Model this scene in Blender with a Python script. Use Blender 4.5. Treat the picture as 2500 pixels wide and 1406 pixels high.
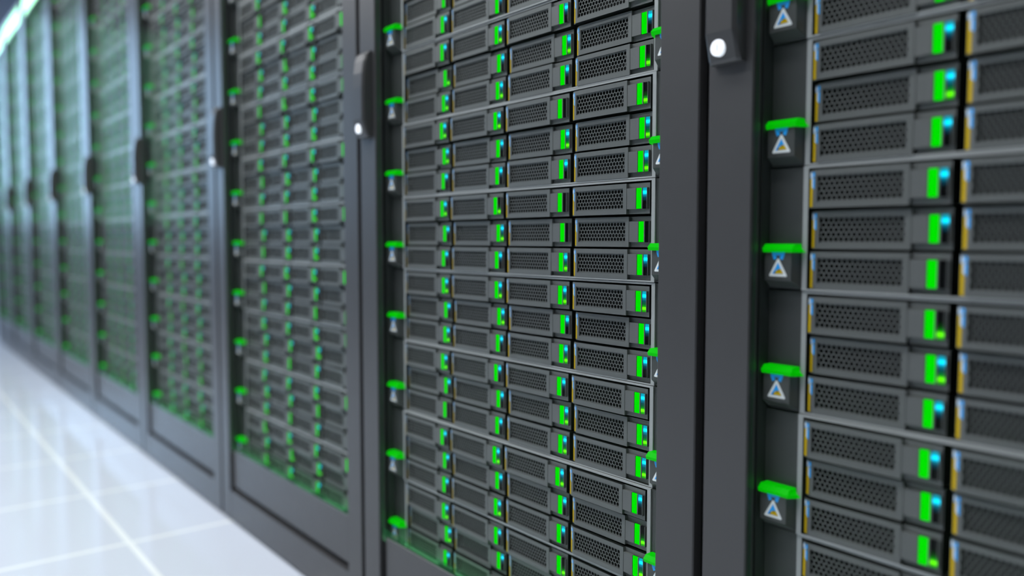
import bpy, math, random
from mathutils import Vector, Matrix

# ------------------------------------------------------------------ clean
for o in list(bpy.data.objects):
    bpy.data.objects.remove(o, do_unlink=True)
SC = bpy.context.scene
COL = SC.collection
random.seed(7)

# ------------------------------------------------------------------ camera
CAM_Z = 0.745
YAW, PITCH = 0.671139953, 0.0599839462
FPX = 1979.65
_f0 = Vector((-math.cos(YAW), math.sin(YAW), 0))
_r = Vector((math.sin(YAW), math.cos(YAW), 0))
_w = (math.cos(PITCH) * _f0 - math.sin(PITCH) * Vector((0, 0, 1))).normalized()
_u = _r.cross(_w).normalized()
cam_data = bpy.data.cameras.new('camera')
cam = bpy.data.objects.new('camera', cam_data)
COL.objects.link(cam)
cam.matrix_world = Matrix(((_r.x, _u.x, -_w.x, 0), (_r.y, _u.y, -_w.y, 0), (_r.z, _u.z, -_w.z, CAM_Z), (0, 0, 0, 1)))
cam_data.sensor_fit = 'HORIZONTAL'
cam_data.sensor_width = 36.0
cam_data.lens = FPX / 2500 * 36
cam_data.clip_start = 0.02
cam_data.clip_end = 100
cam_data.dof.use_dof = True
cam_data.dof.focus_distance = 1.035
cam_data.dof.aperture_fstop = 1.62
SC.camera = cam

def project(p):
    d = Vector(p) - Vector((0, 0, CAM_Z))
    z = d.dot(_w)
    if z < 0.05:
        return None
    return 1250 + FPX * d.dot(_r) / z, 703 - FPX * d.dot(_u) / z, z

# ------------------------------------------------------------------ world, exposure
world = bpy.data.worlds.new('world')
SC.world = world
world.use_nodes = True
bg = world.node_tree.nodes['Background']
bg.inputs[0].default_value = (0.55, 0.68, 0.9, 1)
bg.inputs[1].default_value = 0.3
SC.view_settings.view_transform = 'Standard'
SC.view_settings.look = 'None'
SC.view_settings.exposure = 0.0
SC.view_settings.gamma = 1.0
SC.view_settings.use_curve_mapping = False
SC.cycles.use_denoising = True
SC.cycles.max_bounces = 8
SC.cycles.diffuse_bounces = 3
SC.cycles.glossy_bounces = 4
SC.cycles.transparent_max_bounces = 16
SC.cycles.sample_clamp_indirect = 4.0
LAMP = 19.0            # ceiling lamp strength

# ------------------------------------------------------------------ materials
def new_mat(name):
    m = bpy.data.materials.new(name)
    m.use_nodes = True
    nt = m.node_tree
    nt.nodes.clear()
    out = nt.nodes.new('ShaderNodeOutputMaterial')
    return m, nt, out

def pbr(name, color, rough=0.5, metal=0.0, spec=0.5, noise=0.0, nscale=60.0, bump=0.0):
    m, nt, out = new_mat(name)
    b = nt.nodes.new('ShaderNodeBsdfPrincipled')
    b.inputs['Base Color'].default_value = (*color, 1)
    b.inputs['Roughness'].default_value = rough
    b.inputs['Metallic'].default_value = metal
    b.inputs['Specular IOR Level'].default_value = spec
    nt.links.new(b.outputs[0], out.inputs[0])
    if noise or bump:
        tc = nt.nodes.new('ShaderNodeTexCoord')
        n = nt.nodes.new('ShaderNodeTexNoise')
        n.inputs['Scale'].default_value = nscale
        n.inputs['Detail'].default_value = 3
        nt.links.new(tc.outputs['Object'], n.inputs['Vector'])
        if noise:
            mr = nt.nodes.new('ShaderNodeMapRange')
            mr.inputs['To Min'].default_value = max(0.02, rough - noise)
            mr.inputs['To Max'].default_value = min(1, rough + noise)
            nt.links.new(n.outputs['Fac'], mr.inputs['Value'])
            nt.links.new(mr.outputs[0], b.inputs['Roughness'])
        if bump:
            bp = nt.nodes.new('ShaderNodeBump')
            bp.inputs['Strength'].default_value = bump
            bp.inputs['Distance'].default_value = 0.0005
            nt.links.new(n.outputs['Fac'], bp.inputs['Height'])
            nt.links.new(bp.outputs[0], b.inputs['Normal'])
    return m

def emit(name, color, strength, sampling='NONE'):
    m, nt, out = new_mat(name)
    e = nt.nodes.new('ShaderNodeEmission')
    e.inputs[0].default_value = (*color, 1)
    e.inputs[1].default_value = strength
    nt.links.new(e.outputs[0], out.inputs[0])
    m.cycles.emission_sampling = sampling
    return m

def pipe(name, stops):
    """a little light pipe: diodes at its ends shine along it, the rest stays dark glossy plastic"""
    m, nt, out = new_mat(name)
    b = nt.nodes.new('ShaderNodeBsdfPrincipled')
    b.inputs['Base Color'].default_value = (0.004, 0.004, 0.005, 1)
    b.inputs['Roughness'].default_value = 0.3
    b.inputs['Specular IOR Level'].default_value = 0.1
    nt.links.new(b.outputs[0], out.inputs[0])
    if stops:
        tc = nt.nodes.new('ShaderNodeTexCoord')
        sx = nt.nodes.new('ShaderNodeSeparateXYZ')
        cr = nt.nodes.new('ShaderNodeValToRGB')
        nt.links.new(tc.outputs['UV'], sx.inputs[0])
        nt.links.new(sx.outputs['Y'], cr.inputs[0])
        el = cr.color_ramp.elements
        while len(el) < len(stops):
            el.new(0.5)
        for e, (p, c) in zip(el, stops):
            e.position = p
            e.color = (*c, 1)
        nt.links.new(cr.outputs[0], b.inputs['Emission Color'])
        b.inputs['Emission Strength'].default_value = 2.3
    m.cycles.emission_sampling = 'NONE'
    return m

K = (0.0, 0.0, 0.0)
CY = [(0.36, K), (0.54, (0, .02, .035)), (0.66, (0, .11, .17)), (0.75, (0, .50, .75)), (0.80, (.0, .62, .9)), (0.87, (0, .20, .28)), (1.0, (0, .13, .18))]
LI = [(0.0, (.0, .13, 0)), (0.08, (.01, .20, 0)), (0.15, (.085, .60, 0)), (0.20, (.085, .60, 0)), (0.27, (.0, .17, 0)), (0.40, (0, .022, 0)), (0.62, K)]
M = {}
M['body'] = pbr('server_grey', (0.112, 0.114, 0.117), 0.45)
M['grille'] = pbr('grille_grey', (0.098, 0.100, 0.103), 0.5)
M['black'] = pbr('black_plastic', (0.006, 0.006, 0.007), 0.6, spec=0.2)
M['lip'] = pbr('chassis_silver', (0.36, 0.362, 0.375), 0.35)
M['ear'] = pbr('ear_grey', (0.048, 0.049, 0.051), 0.45)
M['box'] = pbr('latch_grey', (0.060, 0.061, 0.063), 0.4)
M['cab'] = pbr('cabinet_grey', (0.054, 0.054, 0.055), 0.36, noise=0.04, nscale=40)
M['cabin'] = pbr('cabinet_inside', (0.03, 0.032, 0.034), 0.5)
M['handle'] = pbr('handle_grey', (0.054, 0.054, 0.055), 0.33)
M['led'] = emit('green_light', (0.0, 0.76, 0.0), 1.0)
M['tab'] = emit('green_tab', (0.0, 0.42, 0.0), 1.0)
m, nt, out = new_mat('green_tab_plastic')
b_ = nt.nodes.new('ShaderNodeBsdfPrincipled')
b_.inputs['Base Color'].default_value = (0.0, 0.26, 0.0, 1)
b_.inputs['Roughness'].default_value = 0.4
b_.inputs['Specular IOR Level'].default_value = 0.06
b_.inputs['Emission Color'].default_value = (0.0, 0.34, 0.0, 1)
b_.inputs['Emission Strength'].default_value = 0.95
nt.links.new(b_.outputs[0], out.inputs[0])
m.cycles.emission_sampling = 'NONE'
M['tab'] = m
M['N'] = pipe('status_dark', None)
M['C'] = pipe('status_cyan', CY)
M['L'] = pipe('status_lime', LI)
M['B'] = pipe('status_both', LI[:5] + [(0.38, (0, .05, .01)), (0.52, (0, .03, .04))] + CY[2:])
M['yellow'] = pbr('label_yellow', (0.62, 0.40, 0.0), 0.6, spec=0.15)
M['white'] = pbr('label_white', (0.85, 0.86, 0.9), 0.5)
M['blue'] = pbr('label_blue', (0.005, 0.38, 1.0), 0.5)
M['pale'] = pbr('label_pale_blue', (0.30, 0.50, 0.80), 0.5)
M['ink'] = pbr('label_black', (0.01, 0.01, 0.01), 0.5)
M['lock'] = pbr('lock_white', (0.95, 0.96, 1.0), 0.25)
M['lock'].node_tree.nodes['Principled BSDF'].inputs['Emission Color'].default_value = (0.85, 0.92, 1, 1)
M['lock'].node_tree.nodes['Principled BSDF'].inputs['Emission Strength'].default_value = 0.6  # emission added to whiten the disc; the lock is no lamp
M['slot'] = pbr('key_slot_grey', (0.45, 0.47, 0.55), 0.4)
M['bar'] = emit('cabinet_light_bar', (0.42, 1.0, 0.62), 3.6, 'FRONT_BACK')
M['glow'] = emit('green_strip_light', (0.26, 0.9, 0.42), 11.0, 'FRONT_BACK')
M['wall'] = pbr('wall_paint', (0.62, 0.72, 0.88), 0.7)
M['aisle_wall'] = pbr('aisle_wall_paint', (0.14, 0.155, 0.18), 0.7)
M['dark_wall'] = pbr('back_wall_paint', (0.035, 0.05, 0.08), 0.8)
M['ceiling'] = pbr('ceiling_paint', (0.035, 0.05, 0.08), 0.8)
M['lamp'] = emit('ceiling_lamp', (0.97, 0.98, 1.0), LAMP, 'FRONT')
M['fill_panel_light'] = emit('fill_panel_glow', (0.42, 0.68, 1.0), 7.5, 'FRONT')  # added bluish glow for the stiles to reflect
M['lamp_frame'] = pbr('lamp_frame', (0.6, 0.62, 0.65), 0.4)

# door glass: clear sheet that mirrors more the flatter one looks along it
def glass_mat(name, tint, gloss, rough):
    m, nt, out = new_mat(name)
    tr = nt.nodes.new('ShaderNodeBsdfTransparent')
    tr.inputs[0].default_value = (*tint, 1)
    gl = nt.nodes.new('ShaderNodeBsdfGlossy')
    gl.inputs['Color'].default_value = (*gloss, 1)
    gl.inputs['Roughness'].default_value = rough
    lw = nt.nodes.new('ShaderNodeLayerWeight')
    lw.inputs[0].default_value = 0.5
    pw = nt.nodes.new('ShaderNodeMath'); pw.operation = 'POWER'; pw.inputs[1].default_value = 5.0
    fr = nt.nodes.new('ShaderNodeMath'); fr.operation = 'MULTIPLY_ADD'; fr.inputs[1].default_value = 0.013; fr.inputs[2].default_value = 0.002
    nt.links.new(lw.outputs['Facing'], pw.inputs[0])
    nt.links.new(pw.outputs[0], fr.inputs[0])
    mx = nt.nodes.new('ShaderNodeMixShader')
    nt.links.new(fr.outputs[0], mx.inputs[0])
    nt.links.new(tr.outputs[0], mx.inputs[1])
    nt.links.new(gl.outputs[0], mx.inputs[2])
    nt.links.new(mx.outputs[0], out.inputs[0])
    return m
M['glass'] = glass_mat('door_glass', (0.985, 1.0, 0.99), (0.50, 0.95, 0.42), 0.03)

def edge_mat():
    m, nt, out = new_mat('green_glass_edge')
    tr = nt.nodes.new('ShaderNodeBsdfTransparent')
    tr.inputs[0].default_value = (0.55, 0.8, 0.62, 1)
    tl = nt.nodes.new('ShaderNodeBsdfTranslucent')
    tl.inputs[0].default_value = (0.10, 0.32, 0.17, 1)
    df = nt.nodes.new('ShaderNodeBsdfDiffuse')
    df.inputs[0].default_value = (0.03, 0.12, 0.05, 1)
    a = nt.nodes.new('ShaderNodeAddShader')
    mx = nt.nodes.new('ShaderNodeMixShader')
    mx.inputs[0].default_value = 0.45
    nt.links.new(tl.outputs[0], a.inputs[0])
    nt.links.new(df.outputs[0], a.inputs[1])
    nt.links.new(tr.outputs[0], mx.inputs[1])
    nt.links.new(a.outputs[0], mx.inputs[2])
    nt.links.new(mx.outputs[0], out.inputs[0])
    return m
M['edge'] = edge_mat()

# raised floor: square white tiles, the glint on their grooves painted as pale lines
def floor_mat():
    m, nt, out = new_mat('floor_tiles')
    b = nt.nodes.new('ShaderNodeBsdfPrincipled')
    tc = nt.nodes.new('ShaderNodeTexCoord')
    sx = nt.nodes.new('ShaderNodeSeparateXYZ')
    nt.links.new(tc.outputs['Object'], sx.inputs[0])
    T, Wd = 0.477, 0.0075
    facs = []
    for ax, off in (('X', 2.115), ('Y', -0.478)):
        ad = nt.nodes.new('ShaderNodeMath'); ad.operation = 'ADD'; ad.inputs[1].default_value = off + T * 60.5
        md = nt.nodes.new('ShaderNodeMath'); md.operation = 'MODULO'; md.inputs[1].default_value = T
        sb = nt.nodes.new('ShaderNodeMath'); sb.operation = 'SUBTRACT'; sb.inputs[1].default_value = T / 2
        ab = nt.nodes.new('ShaderNodeMath'); ab.operation = 'ABSOLUTE'
        lt = nt.nodes.new('ShaderNodeMath'); lt.operation = 'LESS_THAN'; lt.inputs[1].default_value = Wd
        nt.links.new(sx.outputs[ax], ad.inputs[0])
        for p, q in ((ad, md), (md, sb), (sb, ab), (ab, lt)):
            nt.links.new(p.outputs[0], q.inputs[0])
        facs.append(lt)
    mxx = nt.nodes.new('ShaderNodeMath'); mxx.operation = 'MAXIMUM'
    nt.links.new(facs[0].outputs[0], mxx.inputs[0])
    nt.links.new(facs[1].outputs[0], mxx.inputs[1])
    mc = nt.nodes.new('ShaderNodeMix'); mc.data_type = 'RGBA'
    mc.inputs['A'].default_value = (0.71, 0.76, 0.85, 1)
    mc.inputs['B'].default_value = (0.96, 1.0, 1.0, 1)
    nt.links.new(mxx.outputs[0], mc.inputs['Factor'])
    nt.links.new(mc.outputs['Result'], b.inputs['Base Color'])
    b.inputs['Roughness'].default_value = 0.10
    nt.links.new(b.outputs[0], out.inputs[0])
    return m
M['floor'] = floor_mat()

# ------------------------------------------------------------------ mesh helper
class MB:
    def __init__(s):
        s.v, s.f, s.m, s.mats, s.uv = [], [], [], [], {}
    def mi(s, key):
        if key not in s.mats:
            s.mats.append(key)
        return s.mats.index(key)
    def face(s, pts, key, uv=None):
        n = len(s.v)
        s.v.extend(pts)
        if uv:
            s.uv[len(s.f)] = uv
        s.f.append(tuple(range(n, n + len(pts))))
        s.m.append(s.mi(key))
    def box(s, x0, x1, y0, y1, z0, z1, key, skip=''):
        n = len(s.v)
        s.v += [(x0, y0, z0), (x1, y0, z0), (x1, y1, z0), (x0, y1, z0), (x0, y0, z1), (x1, y0, z1), (x1, y1, z1), (x0, y1, z1)]
        fs = {'b': (0, 3, 2, 1), 't': (4, 5, 6, 7), 'f': (0, 1, 5, 4), 'k': (2, 3, 7, 6), 'l': (3, 0, 4, 7), 'r': (1, 2, 6, 5)}
        k = key if isinstance(key, dict) else None
        for c, q in fs.items():
            if c in skip:
                continue
            s.f.append(tuple(n + i for i in q))
            s.m.append(s.mi(k.get(c, k['*']) if k else key))
    def cbox(s, x0, x1, y0, y1, z0, z1, b, key):
        """box whose four front edges (low y) are chamfered by b"""
        A = [(x0, y0 + b, z0), (x1, y0 + b, z0), (x1, y0 + b, z1), (x0, y0 + b, z1)]
        F = [(x0 + b, y0, z0 + b), (x1 - b, y0, z0 + b), (x1 - b, y0, z1 - b), (x0 + b, y0, z1 - b)]
        Bk = [(x0, y1, z0), (x1, y1, z0), (x1, y1, z1), (x0, y1, z1)]
        s.face(F, key)
        for i in range(4):
            j = (i + 1) % 4
            s.face([A[i], A[j], F[j], F[i]], key)
            s.face([Bk[i], Bk[j], A[j], A[i]], key)
        s.face(Bk[::-1], key)
    def loft(s, rings, key, caps=True):
        n = len(rings[0])
        for a, b in zip(rings, rings[1:]):
            for i in range(n):
                j = (i + 1) % n
                s.face([a[i], a[j], b[j], b[i]], key)
        if caps:
            s.face(list(rings[0])[::-1], key)
            s.face(list(rings[-1]), key)
    def mesh(s, name):
        me = bpy.data.meshes.new(name)
        me.from_pydata(s.v, [], s.f)
        for k in s.mats:
            me.materials.append(M[k])
        me.polygons.foreach_set('material_index', s.m)
        if s.uv:
            ul = me.uv_layers.new(name='map')
            for fi, uvs in s.uv.items():
                for li, c in zip(me.polygons[fi].loop_indices, uvs):
                    ul.data[li].uv = c
        me.update()
        return me

def link(name, me, parent=None, loc=(0, 0, 0)):
    o = bpy.data.objects.new(name, me)
    COL.objects.link(o)
    o.location = loc
    if parent is not None:
        o.parent = parent
    return o

def tag(o, label, cat, group=None, kind=None):
    if label: o['label'] = label
    if cat: o['category'] = cat
    if group: o['group'] = group
    if kind: o['kind'] = kind
    return o

def struct(name, mb):
    o = link(name, mb.mesh(name))
    o['kind'] = 'structure'
    return o

# ------------------------------------------------------------------ the room
X0, X1, Y0, Y1, ZC = -9.3, 4.0, -2.3, 2.6, 3.2
b = MB(); b.face([(X0, Y0, 0), (X1, Y0, 0), (X1, Y1, 0), (X0, Y1, 0)], 'floor'); struct('floor', b)
b = MB(); b.face([(X0, Y0, ZC), (X0, Y1, ZC), (X1, Y1, ZC), (X1, Y0, ZC)], 'ceiling'); struct('ceiling', b)
b = MB(); b.box(X0, X1, Y0 - 0.1, Y0, 0, ZC, 'aisle_wall'); struct('wall_left', b)
b = MB(); b.box(X0, X1, Y1, Y1 + 0.1, 0, ZC, 'dark_wall'); struct('wall_right', b)
b = MB(); b.box(X0 - 0.1, X0, Y0 - 0.1, Y1 + 0.1, 0, ZC, 'wall'); struct('wall_far', b)
b = MB(); b.box(X1, X1 + 0.1, Y0 - 0.1, Y1 + 0.1, 0, ZC, 'aisle_wall'); struct('wall_near', b)

# unseen glowing panel added on the far wall to brighten the far stiles
b = MB()
for y0, y1, z0, z1 in ((-1.30, 0.60, 0.86, 0.92), (-1.30, 0.60, 2.94, 3.0), (-1.30, -1.24, 0.92, 2.94), (0.54, 0.60, 0.92, 2.94), (-0.38, -0.32, 0.92, 2.94)):
    b.box(X0 + 0.001, X0 + 0.06, y0, y1, z0, z1, 'lamp_frame')
wf = struct('fill_panel_frame', b)
b = MB(); b.box(X0 + 0.005, X0 + 0.02, -1.24, 0.54, 0.92, 2.94, 'fill_panel_light'); o = link('fill_panel', b.mesh('fill_panel'), wf)

lamp_frame = MB()
lamp_frame.box(-0.78, 0.78, -0.20, -0.18, -0.05, 0, 'lamp_frame'); lamp_frame.box(-0.78, 0.78, 0.18, 0.20, -0.05, 0, 'lamp_frame')
lamp_frame.box(-0.78, -0.76, -0.18, 0.18, -0.05, 0, 'lamp_frame'); lamp_frame.box(0.76, 0.78, -0.18, 0.18, -0.05, 0, 'lamp_frame')
lamp_frame = lamp_frame.mesh('lamp_frame')
lamp_pane = MB(); lamp_pane.box(-0.76, 0.76, -0.18, 0.18, -0.04, -0.03, 'lamp'); lamp_pane = lamp_pane.mesh('lamp_diffuser')
for lx, ly in [(-6.6 + 1.75 * i, -1.3) for i in range(4)] + [(-4.2, -0.3), (-2.2, -0.3), (-0.2, -0.3)]:
    o = link('ceiling_light', lamp_frame, None, (lx, ly, ZC))
    tag(o, 'white ceiling light panel over the aisle in front of the cabinets', 'light', 'ceiling lights over the aisle')
    link('diffuser', lamp_pane, o)

# ------------------------------------------------------------------ one server
SW, SH = 0.1393, 0.0385            # front width and height
GX0, GX1, GZ0, GZ1 = 0.0100, 0.0975, 0.0062, 0.0326   # grille opening
VX, BD = 0.0080, 0.0037             # slanted left end: its width and how far back it runs
BX = 0.1035                         # right end of the bezel
LX0, LX1 = 0.1200, 0.1282           # green bar
WX0, WX1 = 0.1304, 0.1372           # status window
PZ0, PZ1 = 0.0062, 0.0324

def body_mesh(deep=0.16):
    b = MB()
    # bezel round the grille
    b.face([(0, BD, 0), (VX, 0, 0), (VX, 0, SH), (0, BD, SH)], 'body')
    for (x0, x1, z0, z1) in ((VX, BX, 0, GZ0), (VX, BX, GZ1, SH), (VX, GX0, GZ0, GZ1), (GX1, BX, GZ0, GZ1)):
        b.face([(x0, 0, z0), (x1, 0, z0), (x1, 0, z1), (x0, 0, z1)], 'body')
    d = 0.0020
    b.face([(GX0, 0, GZ0), (GX1, 0, GZ0), (GX1, d, GZ0), (GX0, d, GZ0)], 'body')
    b.face([(GX0, 0, GZ1), (GX0, d, GZ1), (GX1, d, GZ1), (GX1, 0, GZ1)], 'body')
    b.face([(GX0, 0, GZ0), (GX0, d, GZ0), (GX0, d, GZ1), (GX0, 0, GZ1)], 'body')
    b.face([(GX1, 0, GZ0), (GX1, 0, GZ1), (GX1, d, GZ1), (GX1, d, GZ0)], 'body')
    n = 0.0044                        # depth of the two finger notches
    b.face([(BX, 0, 0), (BX, n, 0), (BX, n, SH), (BX, 0, SH)], 'body')
    b.face([(BX, n, 0), (SW, n, 0), (SW, n, SH), (BX, n, SH)], 'body')
    for z in (0, SH):
        b.face([(0, BD, z), (VX, 0, z), (BX, 0, z), (BX, deep, z), (0, deep, z)], 'black')
        b.face([(BX, n, z), (SW, n, z), (SW, deep, z), (BX, deep, z)], 'black')
    b.face([(0, BD, 0), (0, BD, SH), (0, deep, SH), (0, deep, 0)], 'black')
    b.face([(SW, n, 0), (SW, deep, 0), (SW, deep, SH), (SW, n, SH)], 'black')
    b.face([(0, deep, 0), (0, deep, SH), (SW, deep, SH), (SW, deep, 0)], 'black')
    return b

def hexes():
    p = 0.0055
    rv = 0.866 * p
    zc = (GZ0 + GZ1) / 2
    for r in range(-3, 4):
        off = GX0 + (0.0012 if r % 2 == 0 else 0.0012 + p / 2)
        for c in range(-1, 18):
            yield off + p * c, zc + rv * r, abs(r) <= 2, p

def grille_mesh():
    b = MB()
    y, t, back = 0.0020, 0.0004, 0.012
    cx = lambda x: min(max(x, GX0), GX1)
    cz = lambda z: min(max(z, GZ0), GZ1)
    for x, z, hole, p in hexes():
        R, q = p / math.sqrt(3), p / math.sqrt(3) * 0.80
        A = [math.radians(30 + 60 * i) for i in range(6)]
        O = [(cx(x + R * math.cos(a)), y, cz(z + R * math.sin(a))) for a in A]
        I = [(cx(x + q * math.cos(a)), y, cz(z + q * math.sin(a))) for a in A]
        if max(o[0] for o in O) - min(o[0] for o in O) < 1e-5:
            continue
        if not hole or x - q > GX1 - 0.0006 or x + q < GX0 + 0.0006:
            b.face(O, 'grille')
            continue
        J = [(i[0], y + t, i[2]) for i in I]
        for i in range(6):
            j = (i + 1) % 6
            b.face([O[i], O[j], I[j], I[i]], 'grille')
            b.face([I[i], I[j], J[j], J[i]], 'grille')
    # fill outside the hexagon cells, and the dark space behind
    b.box(GX0, GX1, y + t, back, GZ0, GZ1, 'black', skip='f')
    return b

def flat_grille(b):
    y = 0.0020
    b.face([(GX0, y, GZ0), (GX1, y, GZ0), (GX1, y, GZ1), (GX0, y, GZ1)], 'grille')
    for x, z, hole, p in hexes():
        q = p / math.sqrt(3) * 0.80
        if hole and GX0 <= x - q * .8 and x + q * .8 <= GX1:
            b.face([(x + q * math.cos(math.radians(30 + 60 * i)), y - 0.0001, z + q * math.sin(math.radians(30 + 60 * i))) for i in range(6)], 'black')

def panel_mesh():
    b = MB()
    for x0, x1 in ((BX + 0.0002, LX0 - 0.0008), (LX1 + 0.0005, WX0 - 0.0003), (WX1 + 0.0002, 0.1380)):
        b.box(x0, x1, 0.0004, 0.0043, PZ0, PZ1, 'body', skip='k')
    b.face([(LX0 - 0.0008, 0.0029, PZ0), (0.1378, 0.0029, PZ0), (0.1378, 0.0029, PZ1), (LX0 - 0.0008, 0.0029, PZ1)], 'black')
    return b

def bar_mesh():
    b = MB(); b.box(LX0, LX1, 0.0008, 0.0026, PZ0 + 0.0002, PZ1 - 0.0002, 'led', skip='k'); return b

def window_mesh(code):
    b = MB()
    xm = (WX0 + WX1) / 2
    # a shallow hollow light pipe
    xs = [(WX0, 0.0012), (WX0 + 0.0016, 0.0022), (xm, 0.0025), (WX1 - 0.0016, 0.0022), (WX1, 0.0012)]
    for (a, ya), (c, yc) in zip(xs, xs[1:]):
        b.face([(a, ya, PZ0), (c, yc, PZ0), (c, yc, PZ1), (a, ya, PZ1)], code, uv=[(0, 0), (1, 0), (1, 1), (0, 1)])
    return b

def tag_mesh(simple=False):
    b = MB()
    bev = lambda x: BD * (1 - x / VX) - 0.0003
    def poly(pts, k, lift=0.0):
        b.face([(x, bev(x) - lift, z) for x, z in pts], k)
    def q(x0, x1, z0, z1, k, lift=0.0):
        poly([(x0, z0), (x1, z0), (x1, z1), (x0, z1)], k, lift)
    if simple:
        q(0.0006, 0.0046, 0.0012, 0.0215, 'yellow'); q(0.0025, 0.0072, 0.0215, 0.0365, 'pale')
        return b
    z = 0.0012
    while z < 0.0290:
        h = 0.00140
        q(0.0006, 0.0046 if z < 0.0205 else 0.0028, z, z + h, 'yellow')
        z += h + 0.00012
    q(0.0031, 0.0045, 0.0210, 0.0315, 'white')
    q(0.0048, 0.0072, 0.0195, 0.0300, 'blue')
    poly([(0.0006, 0.0300), (0.0030, 0.0300), (0.0058, 0.0325), (0.0030, 0.0368), (0.0008, 0.0362)], 'pale')
    poly([(0.0006, 0.0325), (0.0018, 0.0315), (0.0028, 0.0348), (0.0012, 0.0362)], 'white', 0.0001)
    poly([(0.0060, 0.0312), (0.0074, 0.0312), (0.0074, 0.0362), (0.0046, 0.0362)], 'blue')
    poly([(0.0032, 0.0315), (0.0054, 0.0308), (0.0058, 0.0324)], 'pale')
    # the tag's own backing sheet
    for z0, z1 in ((0.0010, 0.0012), (0.0364, 0.0368)):
        q(0.0005, 0.0048, z0, z1, 'ink', -0.00015)
    return b

ME = dict(body=body_mesh().mesh('server_body'), grille=grille_mesh().mesh('vent_grille'), panel=panel_mesh().mesh('latch_panel'),
          bar=bar_mesh().mesh('indicator_bar'), tag=tag_mesh().mesh('name_tag'))
WIN = {c: window_mesh(c).mesh('status_window') for c in 'NCLB'}

def make_server(loc, code):
    o = link('server', ME['body'], None, loc)
    link('vent_grille', ME['grille'], o)
    link('latch_panel', ME['panel'], o)
    link('indicator_bar', ME['bar'], o)
    link('status_window', WIN[code], o)
    link('name_tag', ME['tag'], o)
    return o

def far_server(code):
    b = body_mesh(0.06)
    flat_grille(b)
    for part in (panel_mesh(), bar_mesh(), window_mesh(code), tag_mesh(True)):
        n = len(b.v); nf = len(b.f)
        b.v += part.v
        b.f += [tuple(i + n for i in f) for f in part.f]
        b.m += [b.mi(part.mats[i]) for i in part.m]
        for k, uv in part.uv.items():
            b.uv[k + nf] = uv
    return b

# ------------------------------------------------------------------ one chassis: a tray of twelve servers with an ear at each side
CW, CH = 0.5987, 0.1290
def chassis_mesh():
    b = MB()
    D, lp = 0.30, 0.0057
    key = {'*': 'lip'}
    b.box(0, lp, 0, D, 0.0004, 0.1286, {'*': 'lip', 'r': 'black', 'k': 'black'})
    b.box(CW - lp, CW, 0, D, 0.0004, 0.1286, {'*': 'lip', 'l': 'black', 'k': 'black'})
    b.box(lp, CW - lp, 0, D, 0.0004, 0.0022, {'*': 'lip', 't': 'black', 'k': 'black'})
    b.box(lp, CW - lp, 0, D, 0.1262, 0.1286, {'*': 'lip', 'b': 'black', 'k': 'black'})
    b.face([(lp, D - .01, 0.002), (CW - lp, D - .01, 0.002), (CW - lp, D - .01, 0.127), (lp, D - .01, 0.127)], 'black')
    return b
def ear_mesh(side):
    b = MB()
    x0, x1 = (-0.0405, -0.0002) if side < 0 else (CW + 0.0002, CW + 0.0400)
    b.box(x0, x1, 0.002, 0.012, 0.0010, 0.1280, 'ear')
    return b
def mirror(x, side):
    return x if side < 0 else CW - x
def latch_mesh(side):
    b = MB()
    B = [(-0.0390, 0.002, 0.0025), (-0.0010, 0.002, 0.0025), (-0.0010, 0.002, 0.0425), (-0.0390, 0.002, 0.0425)]
    F = [(-0.0370, -0.011, 0.0105), (-0.0055, -0.011, 0.0105), (-0.0055, -0.011, 0.0425), (-0.0370, -0.011, 0.0425)]
    B = [(mirror(x, side), y, z) for x, y, z in B]; F = [(mirror(x, side), y, z) for x, y, z in F]
    b.face(F, 'box')
    for i in range(4):
        j = (i + 1) % 4
        b.face([B[i], B[j], F[j], F[i]], 'box')
    return b
def tab_mesh(side):
    b = MB()
    prof = lambda x, s: [(mirror(x, side), 0.0018, 0.0400), (mirror(x, side), -0.0135 + 0.004 * s, 0.0400), (mirror(x, side), -0.0150 + 0.004 * s, 0.0440),
                         (mirror(x, side), -0.0100 + 0.004 * s, 0.0487 - .001 * s), (mirror(x, side), 0.0018, 0.0487 - .001 * s)]
    xs = [(-0.0400, 2.2), (-0.0375, 0), (-0.0020, 0), (0.0035, 2.6)]
    rings = [prof(x, s) for x, s in xs]
    rings[-1] = [(mirror(x - d, side), y, z) for (x, d), (_, y, z) in zip(((.0045, 0), (.0045, 0), (.0030, 0), (.0030, .0065), (.0030, .0065)), rings[-1])]
    b.loft(rings, 'tab')
    return b
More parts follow.
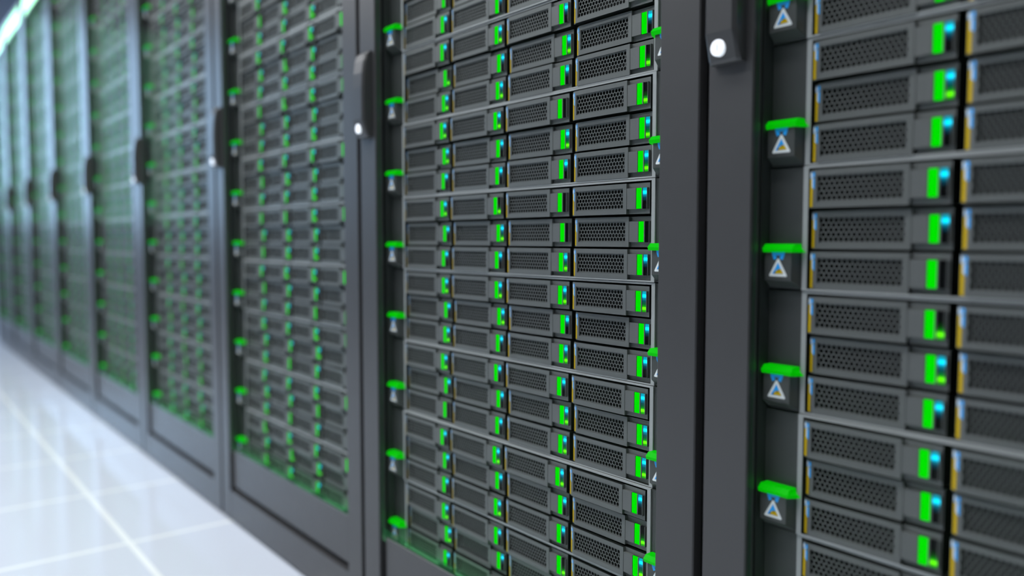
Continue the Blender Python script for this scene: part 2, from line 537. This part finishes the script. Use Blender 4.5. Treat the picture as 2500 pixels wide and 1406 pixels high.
def warn_mesh(side):
    b = MB()
    ax = mirror(-0.0207, side)
    y = -0.0113
    def tri(top, half, bot, k, yy):
        b.face([(ax - half, yy, bot), (ax + half, yy, bot), (ax, yy, top)], k)
    # white rounded triangle
    pts = [(-.0106, .0152), (-.0098, .0145), (.0098, .0145), (.0106, .0152), (.0103, .0163), (.0009, .0330), (-.0009, .0330), (-.0103, .0163)]
    b.face([(ax + x, y, z) for x, z in pts], 'white')
    tri(0.0292, 0.0066, 0.0173, 'blue', y - .0002)
    # hand and spark
    b.face([(ax - .0030, y - .0004, .0175), (ax + .0066, y - .0004, .0175), (ax + .0040, y - .0004, .0218), (ax + .0026, y - .0004, .0226), (ax - .0002, y - .0004, .0218), (ax - .0024, y - .0004, .0202)], 'yellow')
    b.face([(ax - .0048, y - .0003, .0175), (ax - .0022, y - .0003, .0175), (ax - .0020, y - .0003, .0204), (ax - .0030, y - .0003, .0198)], 'ink')
    b.face([(ax + .0004, y - .0005, .0206), (ax + .0018, y - .0005, .0194), (ax + .0012, y - .0005, .0226), (ax + .0004, y - .0005, .0222)], 'ink')
    # blue clip above
    for p in (((-.0078, .0400), (.0078, .0400), (.0072, .0366), (-.0072, .0366)), ((-.0072, .0366), (-.0030, .0366), (-.0014, .0338), (-.0050, .0318)), ((.0072, .0366), (.0050, .0318), (.0014, .0338), (.0030, .0366))):
        b.face([(ax + x, y, z) for x, z in p], 'blue')
    return b
CME = dict(tray=chassis_mesh().mesh('chassis_tray'))
for s in (-1, 1):
    CME[s] = [ear_mesh(s).mesh('mounting_ear'), latch_mesh(s).mesh('latch_box'), tab_mesh(s).mesh('release_tab'), warn_mesh(s).mesh('warning_label')]

def make_chassis(loc):
    o = link('server_chassis', CME['tray'], None, loc)
    for s in (-1, 1):
        e = link('mounting_ear', CME[s][0], o)
        link('latch_box', CME[s][1], e)
        t = link('release_tab', CME[s][2], e); t['label'] = 'lit green release tab'
        w = link('warning_label', CME[s][3], e); w['label'] = 'white triangle warning label'
    return o

# ------------------------------------------------------------------ one cabinet
PITCH_X = 0.8
CABW, STILE = 0.7875, 0.0575
DOOR_Y = 0.727                      # front of the doors
CAB_X = -0.570                      # left edge of the nearest cabinet
ZT = 2.10
OZ0, OZ1 = 0.190, 1.973             # glass opening
def carcass_mesh():
    b = MB()
    a, z = 0.020, 1.05
    k = {'*': 'cab', 'r': 'cabin', 'l': 'cabin'}
    b.box(0.004, 0.022, a, z, 0.0, ZT, {'*': 'cab', 'r': 'cabin'})
    b.box(CABW - 0.022, CABW - 0.004, a, z, 0.0, ZT, {'*': 'cab', 'l': 'cabin'})
    b.box(0.022, CABW - 0.022, a, z, ZT - 0.03, ZT, {'*': 'cab', 'b': 'cabin'})
    b.box(0.022, CABW - 0.022, z - 0.02, z, 0.0, ZT - 0.03, 'cabin')
    b.box(0.022, CABW - 0.022, 0.03, z - 0.02, 0.02, 0.10, 'cabin')
    # front posts that close the space beside the servers
    b.box(0.022, 0.0565, a, 0.06, 0.0, ZT - 0.03, 'cabin')
    b.box(CABW - 0.0495, CABW - 0.022, a, 0.06, 0.0, ZT - 0.03, 'cabin')
    return b
def door_mesh():
    b = MB()
    t, c = 0.014, 0.0014
    b.cbox(0, STILE, 0, t, 0.006, ZT, c, 'cab')
    b.cbox(CABW - STILE, CABW, 0, t, 0.006, ZT, c, 'cab')
    b.box(STILE - c, CABW - STILE + c, 0.0006, t, 0.006, 0.083, 'cab')
    b.box(STILE - c, CABW - STILE + c, 0.0006, t, 2.075, ZT, 'cab')
    b.box(STILE - c, CABW - STILE + c, 0.0006, t, 1.974, 1.986, 'cab')
    b.face([(STILE, t - .001, 0.083), (CABW - STILE, t - .001, 0.083), (CABW - STILE, t - .001, 0.180), (STILE, t - .001, 0.180)], 'black')
    return b
def lower_mesh():
    b = MB(); b.cbox(STILE + 0.012, CABW - STILE - 0.012, 0.007, 0.0128, 0.095, OZ0 + 0.003, 0.0012, 'cab'); return b
def glass_mesh():
    b = MB()
    x0, x1, z0, z1, y0, y1 = STILE + .0005, CABW - STILE - .0005, OZ0 + .003, OZ1 - .001, 0.005, 0.011
    e, eb = 0.0012, 0.016               # ground edge: narrow at the sides, broad along the bottom
    I = [(x0 + e, z0 + eb), (x1 - e, z0 + eb), (x1 - e, z1 - e), (x0 + e, z1 - e)]
    O = [(x0, z0), (x1, z0), (x1, z1), (x0, z1)]
    b.face([(x, y0, z) for x, z in I], 'glass')
    b.face([(x, y1, z) for x, z in I[::-1]], 'glass')
    for i in range(4):
        j = (i + 1) % 4
        b.face([(O[i][0], y0 + .003, O[i][1]), (O[j][0], y0 + .003, O[j][1]), (I[j][0], y0, I[j][1]), (I[i][0], y0, I[i][1])], 'edge')
    return b
def handle_mesh():
    b = MB()
    P = [(0.0, 1.0850), (-0.007, 1.0835), (-0.0125, 1.078), (-0.0165, 1.066), (-0.0195, 1.045), (-0.021, 1.02), (-0.021, 0.962), (-0.0125, 0.934), (-0.010, 0.931), (0.0, 0.931)]
    rings = []
    for x, s in ((0.0085, 0.80), (0.0125, 1.0), (0.0445, 1.0), (0.0485, 0.80)):
        rings.append([(x, y * s, z) for y, z in P])
    b.loft(rings, 'handle')
    return b
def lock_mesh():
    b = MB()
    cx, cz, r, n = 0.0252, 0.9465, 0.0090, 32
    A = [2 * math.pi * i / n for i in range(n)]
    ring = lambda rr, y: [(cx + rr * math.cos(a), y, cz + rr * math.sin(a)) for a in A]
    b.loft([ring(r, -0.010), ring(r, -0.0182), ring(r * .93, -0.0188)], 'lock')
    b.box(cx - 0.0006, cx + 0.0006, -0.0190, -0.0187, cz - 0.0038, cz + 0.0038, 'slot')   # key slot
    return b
def lightbar_mesh():
    b = MB(); b.box(STILE, CABW - STILE, 0.003, 0.014, 1.987, 2.074, 'bar'); return b
def strip_mesh():
    b = MB(); b.box(0.062, CABW - 0.062, 0.0195, 0.0275, 0.164, 0.1695, 'glow'); return b
KM = {k: f().mesh(n) for k, f, n in (('car', carcass_mesh, 'cabinet_carcass'), ('door', door_mesh, 'door_frame'), ('low', lower_mesh, 'lower_panel'), ('glass', glass_mesh, 'glass_pane'),
      ('handle', handle_mesh, 'door_handle'), ('lock', lock_mesh, 'door_lock'), ('bar', lightbar_mesh, 'light_bar'), ('strip', strip_mesh, 'light_strip'))}

def make_cabinet(k):
    o = link('server_cabinet', KM['car'], None, (CAB_X - PITCH_X * k, DOOR_Y, 0))
    d = link('door', KM['door'], o)
    link('lower_panel', KM['low'], d)
    g = link('glass_pane', KM['glass'], d); g['label'] = 'clear glass pane with green edges'
    h = link('door_handle', KM['handle'], d)
    l = link('door_lock', KM['lock'], d); l['label'] = 'round white lock with added glow'
    link('light_bar', KM['bar'], o)['label'] = 'glowing pale green light bar'
    link('light_strip', KM['strip'], o)['label'] = 'green strip light'
    return o

WHICH = ['nearest', 'second-nearest', 'third-nearest', 'fourth-nearest', 'fifth-nearest', 'sixth-nearest', 'seventh-nearest', 'eighth-nearest', 'ninth-nearest']
ORD = ['topmost', 'second', 'third', 'fourth', 'fifth', 'sixth', 'seventh', 'eighth', 'ninth', 'tenth', 'eleventh', 'twelfth', 'thirteenth', 'fourteenth']
COLN = ['leftmost', 'second', 'third', 'rightmost']
ROWN = ['top', 'middle', 'bottom']
LIT = {'N': 'unlit status window', 'C': 'cyan light', 'L': 'lime light', 'B': 'cyan and lime lights'}
CABLABEL = ['nearest dark grey server cabinet, its glass door cut off by the right edge',
            'second-nearest dark grey server cabinet, in focus, showing four server columns behind glass',
            'third-nearest dark grey server cabinet, blurred, with three columns of green lights']
NCAB = 9
for k in range(NCAB):
    c = make_cabinet(k)
    tag(c, CABLABEL[k] if k < 3 else '%s dark grey server cabinet in the row, blurred behind its green-tinted glass door' % WHICH[k], 'cabinet', 'server cabinets in a row')

# status lights as the photograph shows them: (cabinet, chassis, column) -> top, middle, bottom
PAT = {(1, 6, 3): 'CCL', (1, 5, 3): 'LBB', (1, 4, 3): 'CNC', (1, 3, 3): 'BCC', (1, 2, 3): 'BBB', (1, 1, 3): 'CLB',
       (1, 6, 2): 'CBC', (1, 5, 2): 'NBC', (1, 4, 2): 'NNB', (1, 3, 2): 'BCB', (1, 2, 2): 'CBB', (1, 1, 2): 'BCC', (1, 0, 2): 'LCB',
       (1, 7, 1): 'BCC', (1, 6, 1): 'BCB', (1, 5, 1): 'BCC', (1, 4, 1): 'LBC', (1, 3, 1): 'BBC', (1, 2, 1): 'CCC', (1, 1, 1): 'BCB', (1, 0, 1): 'CCB',
       (1, 7, 0): 'CNC', (1, 6, 0): 'CLB', (1, 5, 0): 'BBC', (1, 4, 0): 'BCC', (1, 3, 0): 'BCB', (1, 2, 0): 'BCN', (1, 1, 0): 'CCC', (1, 0, 0): 'BBC',
       (0, 6, 0): 'CBL', (0, 5, 0): 'CBC', (0, 4, 0): 'CCN', (0, 3, 0): 'LBC', (0, 2, 0): 'CCL', (0, 1, 0): 'BCC'}
CZ0 = 0.1755
CHX = -0.4722 - CAB_X               # chassis frame's left edge within its cabinet
CHY = 0.7600
ROWZ = (0.0853, 0.0437, 0.0023)
ROWY = (-0.0032, 0.0020, -0.0004)

def seen(x0, x1, y, z0, z1, pad=0):
    ok = False
    P = [project((x, y, z)) for x in (x0, x1) for z in (z0, z1)]
    if any(p is None for p in P):
        return False
    return max(p[0] for p in P) > -pad and min(p[0] for p in P) < 2500 + pad and max(p[1] for p in P) > -pad and min(p[1] for p in P) < 1406 + pad

slots, visible = [], []
for k in range(NCAB):
    cx = CAB_X - PITCH_X * k + CHX
    vis = [n for n in range(14) if seen(cx - 0.04, cx + CW + 0.04, CHY, CZ0 + CH * n + .004, CZ0 + CH * (n + 1) - .004)]
    for i, n in list(enumerate(sorted(vis, reverse=True))) + [(-1, n) for n in range(14) if n not in vis]:
        cy = CHY + random.uniform(-0.0012, 0.0012)
        if (k, n) == (1, 1):
            cy = CHY - 0.0035
        o = make_chassis((cx, cy, CZ0 + CH * n))
        if i < 0:
            tag(o, 'silver-edged server chassis beyond the edge of the photo in the %s cabinet' % WHICH[k], 'server chassis', 'chassis out of view in the %s cabinet' % WHICH[k])
        else: tag(o, 'silver-edged server chassis with green side tabs, %s in view in the %s cabinet' % (ORD[i], WHICH[k]), 'server chassis', 'chassis in the %s cabinet' % WHICH[k])
        for col in range(4):
            for row in range(3):
                x = cx + 0.0070 + 0.1476 * col
                y = cy + ROWY[row] + random.uniform(-0.0006, 0.0006)
                z = CZ0 + CH * n + ROWZ[row]
                code = PAT.get((k, n, col), '???')[row]
                if code == '?':
                    code = random.choices('NCLB', (15, 45, 12, 28))[0]
                vs = i >= 0 and seen(x, x + SW, y, z, z + SH)
                # hidden behind the cabinet's own right door stile?
                xs = CAB_X - PITCH_X * k + CABW - STILE
                if x > xs * y / DOOR_Y + 0.0:
                    vs = False
                p = project((x + SW / 2, y, z))
                slots.append((p[2] if vs and p else 99.0, k, n, i, col, row, (x, y, z), code))
slots.sort(key=lambda s: s[0])
rest = []
for j, (d, k, n, i, col, row, loc, code) in enumerate(slots):
    if j < 300 and d < 90:
        o = make_server(loc, code)
        tag(o, 'server with %s, %s row, %s column, %s chassis down, %s cabinet' % (LIT[code], ROWN[row], COLN[col], ORD[i].replace('topmost', 'first'), WHICH[k]), 'server', 'servers in the %s cabinet' % WHICH[k])
    else:
        rest.append((loc, code))
# the servers beyond the 300 that show largest
far = {c: far_server(c) for c in 'NCLB'}
big = MB()
for loc, code in rest:
    p = far[code]
    n, nf = len(big.v), len(big.f)
    big.v += [(x + loc[0], y + loc[1], z + loc[2]) for x, y, z in p.v]
    big.f += [tuple(i + n for i in f) for f in p.f]
    mm = [big.mi(q) for q in p.mats]
    big.m += [mm[i] for i in p.m]
    for q, uv in p.uv.items():
        big.uv[q + nf] = uv
o = link('server', big.mesh('far_servers'))
tag(o, 'blurred grey servers with green lights filling the far cabinets', 'servers', None, 'stuff')
print('servers', len(slots), 'rest', len(rest))
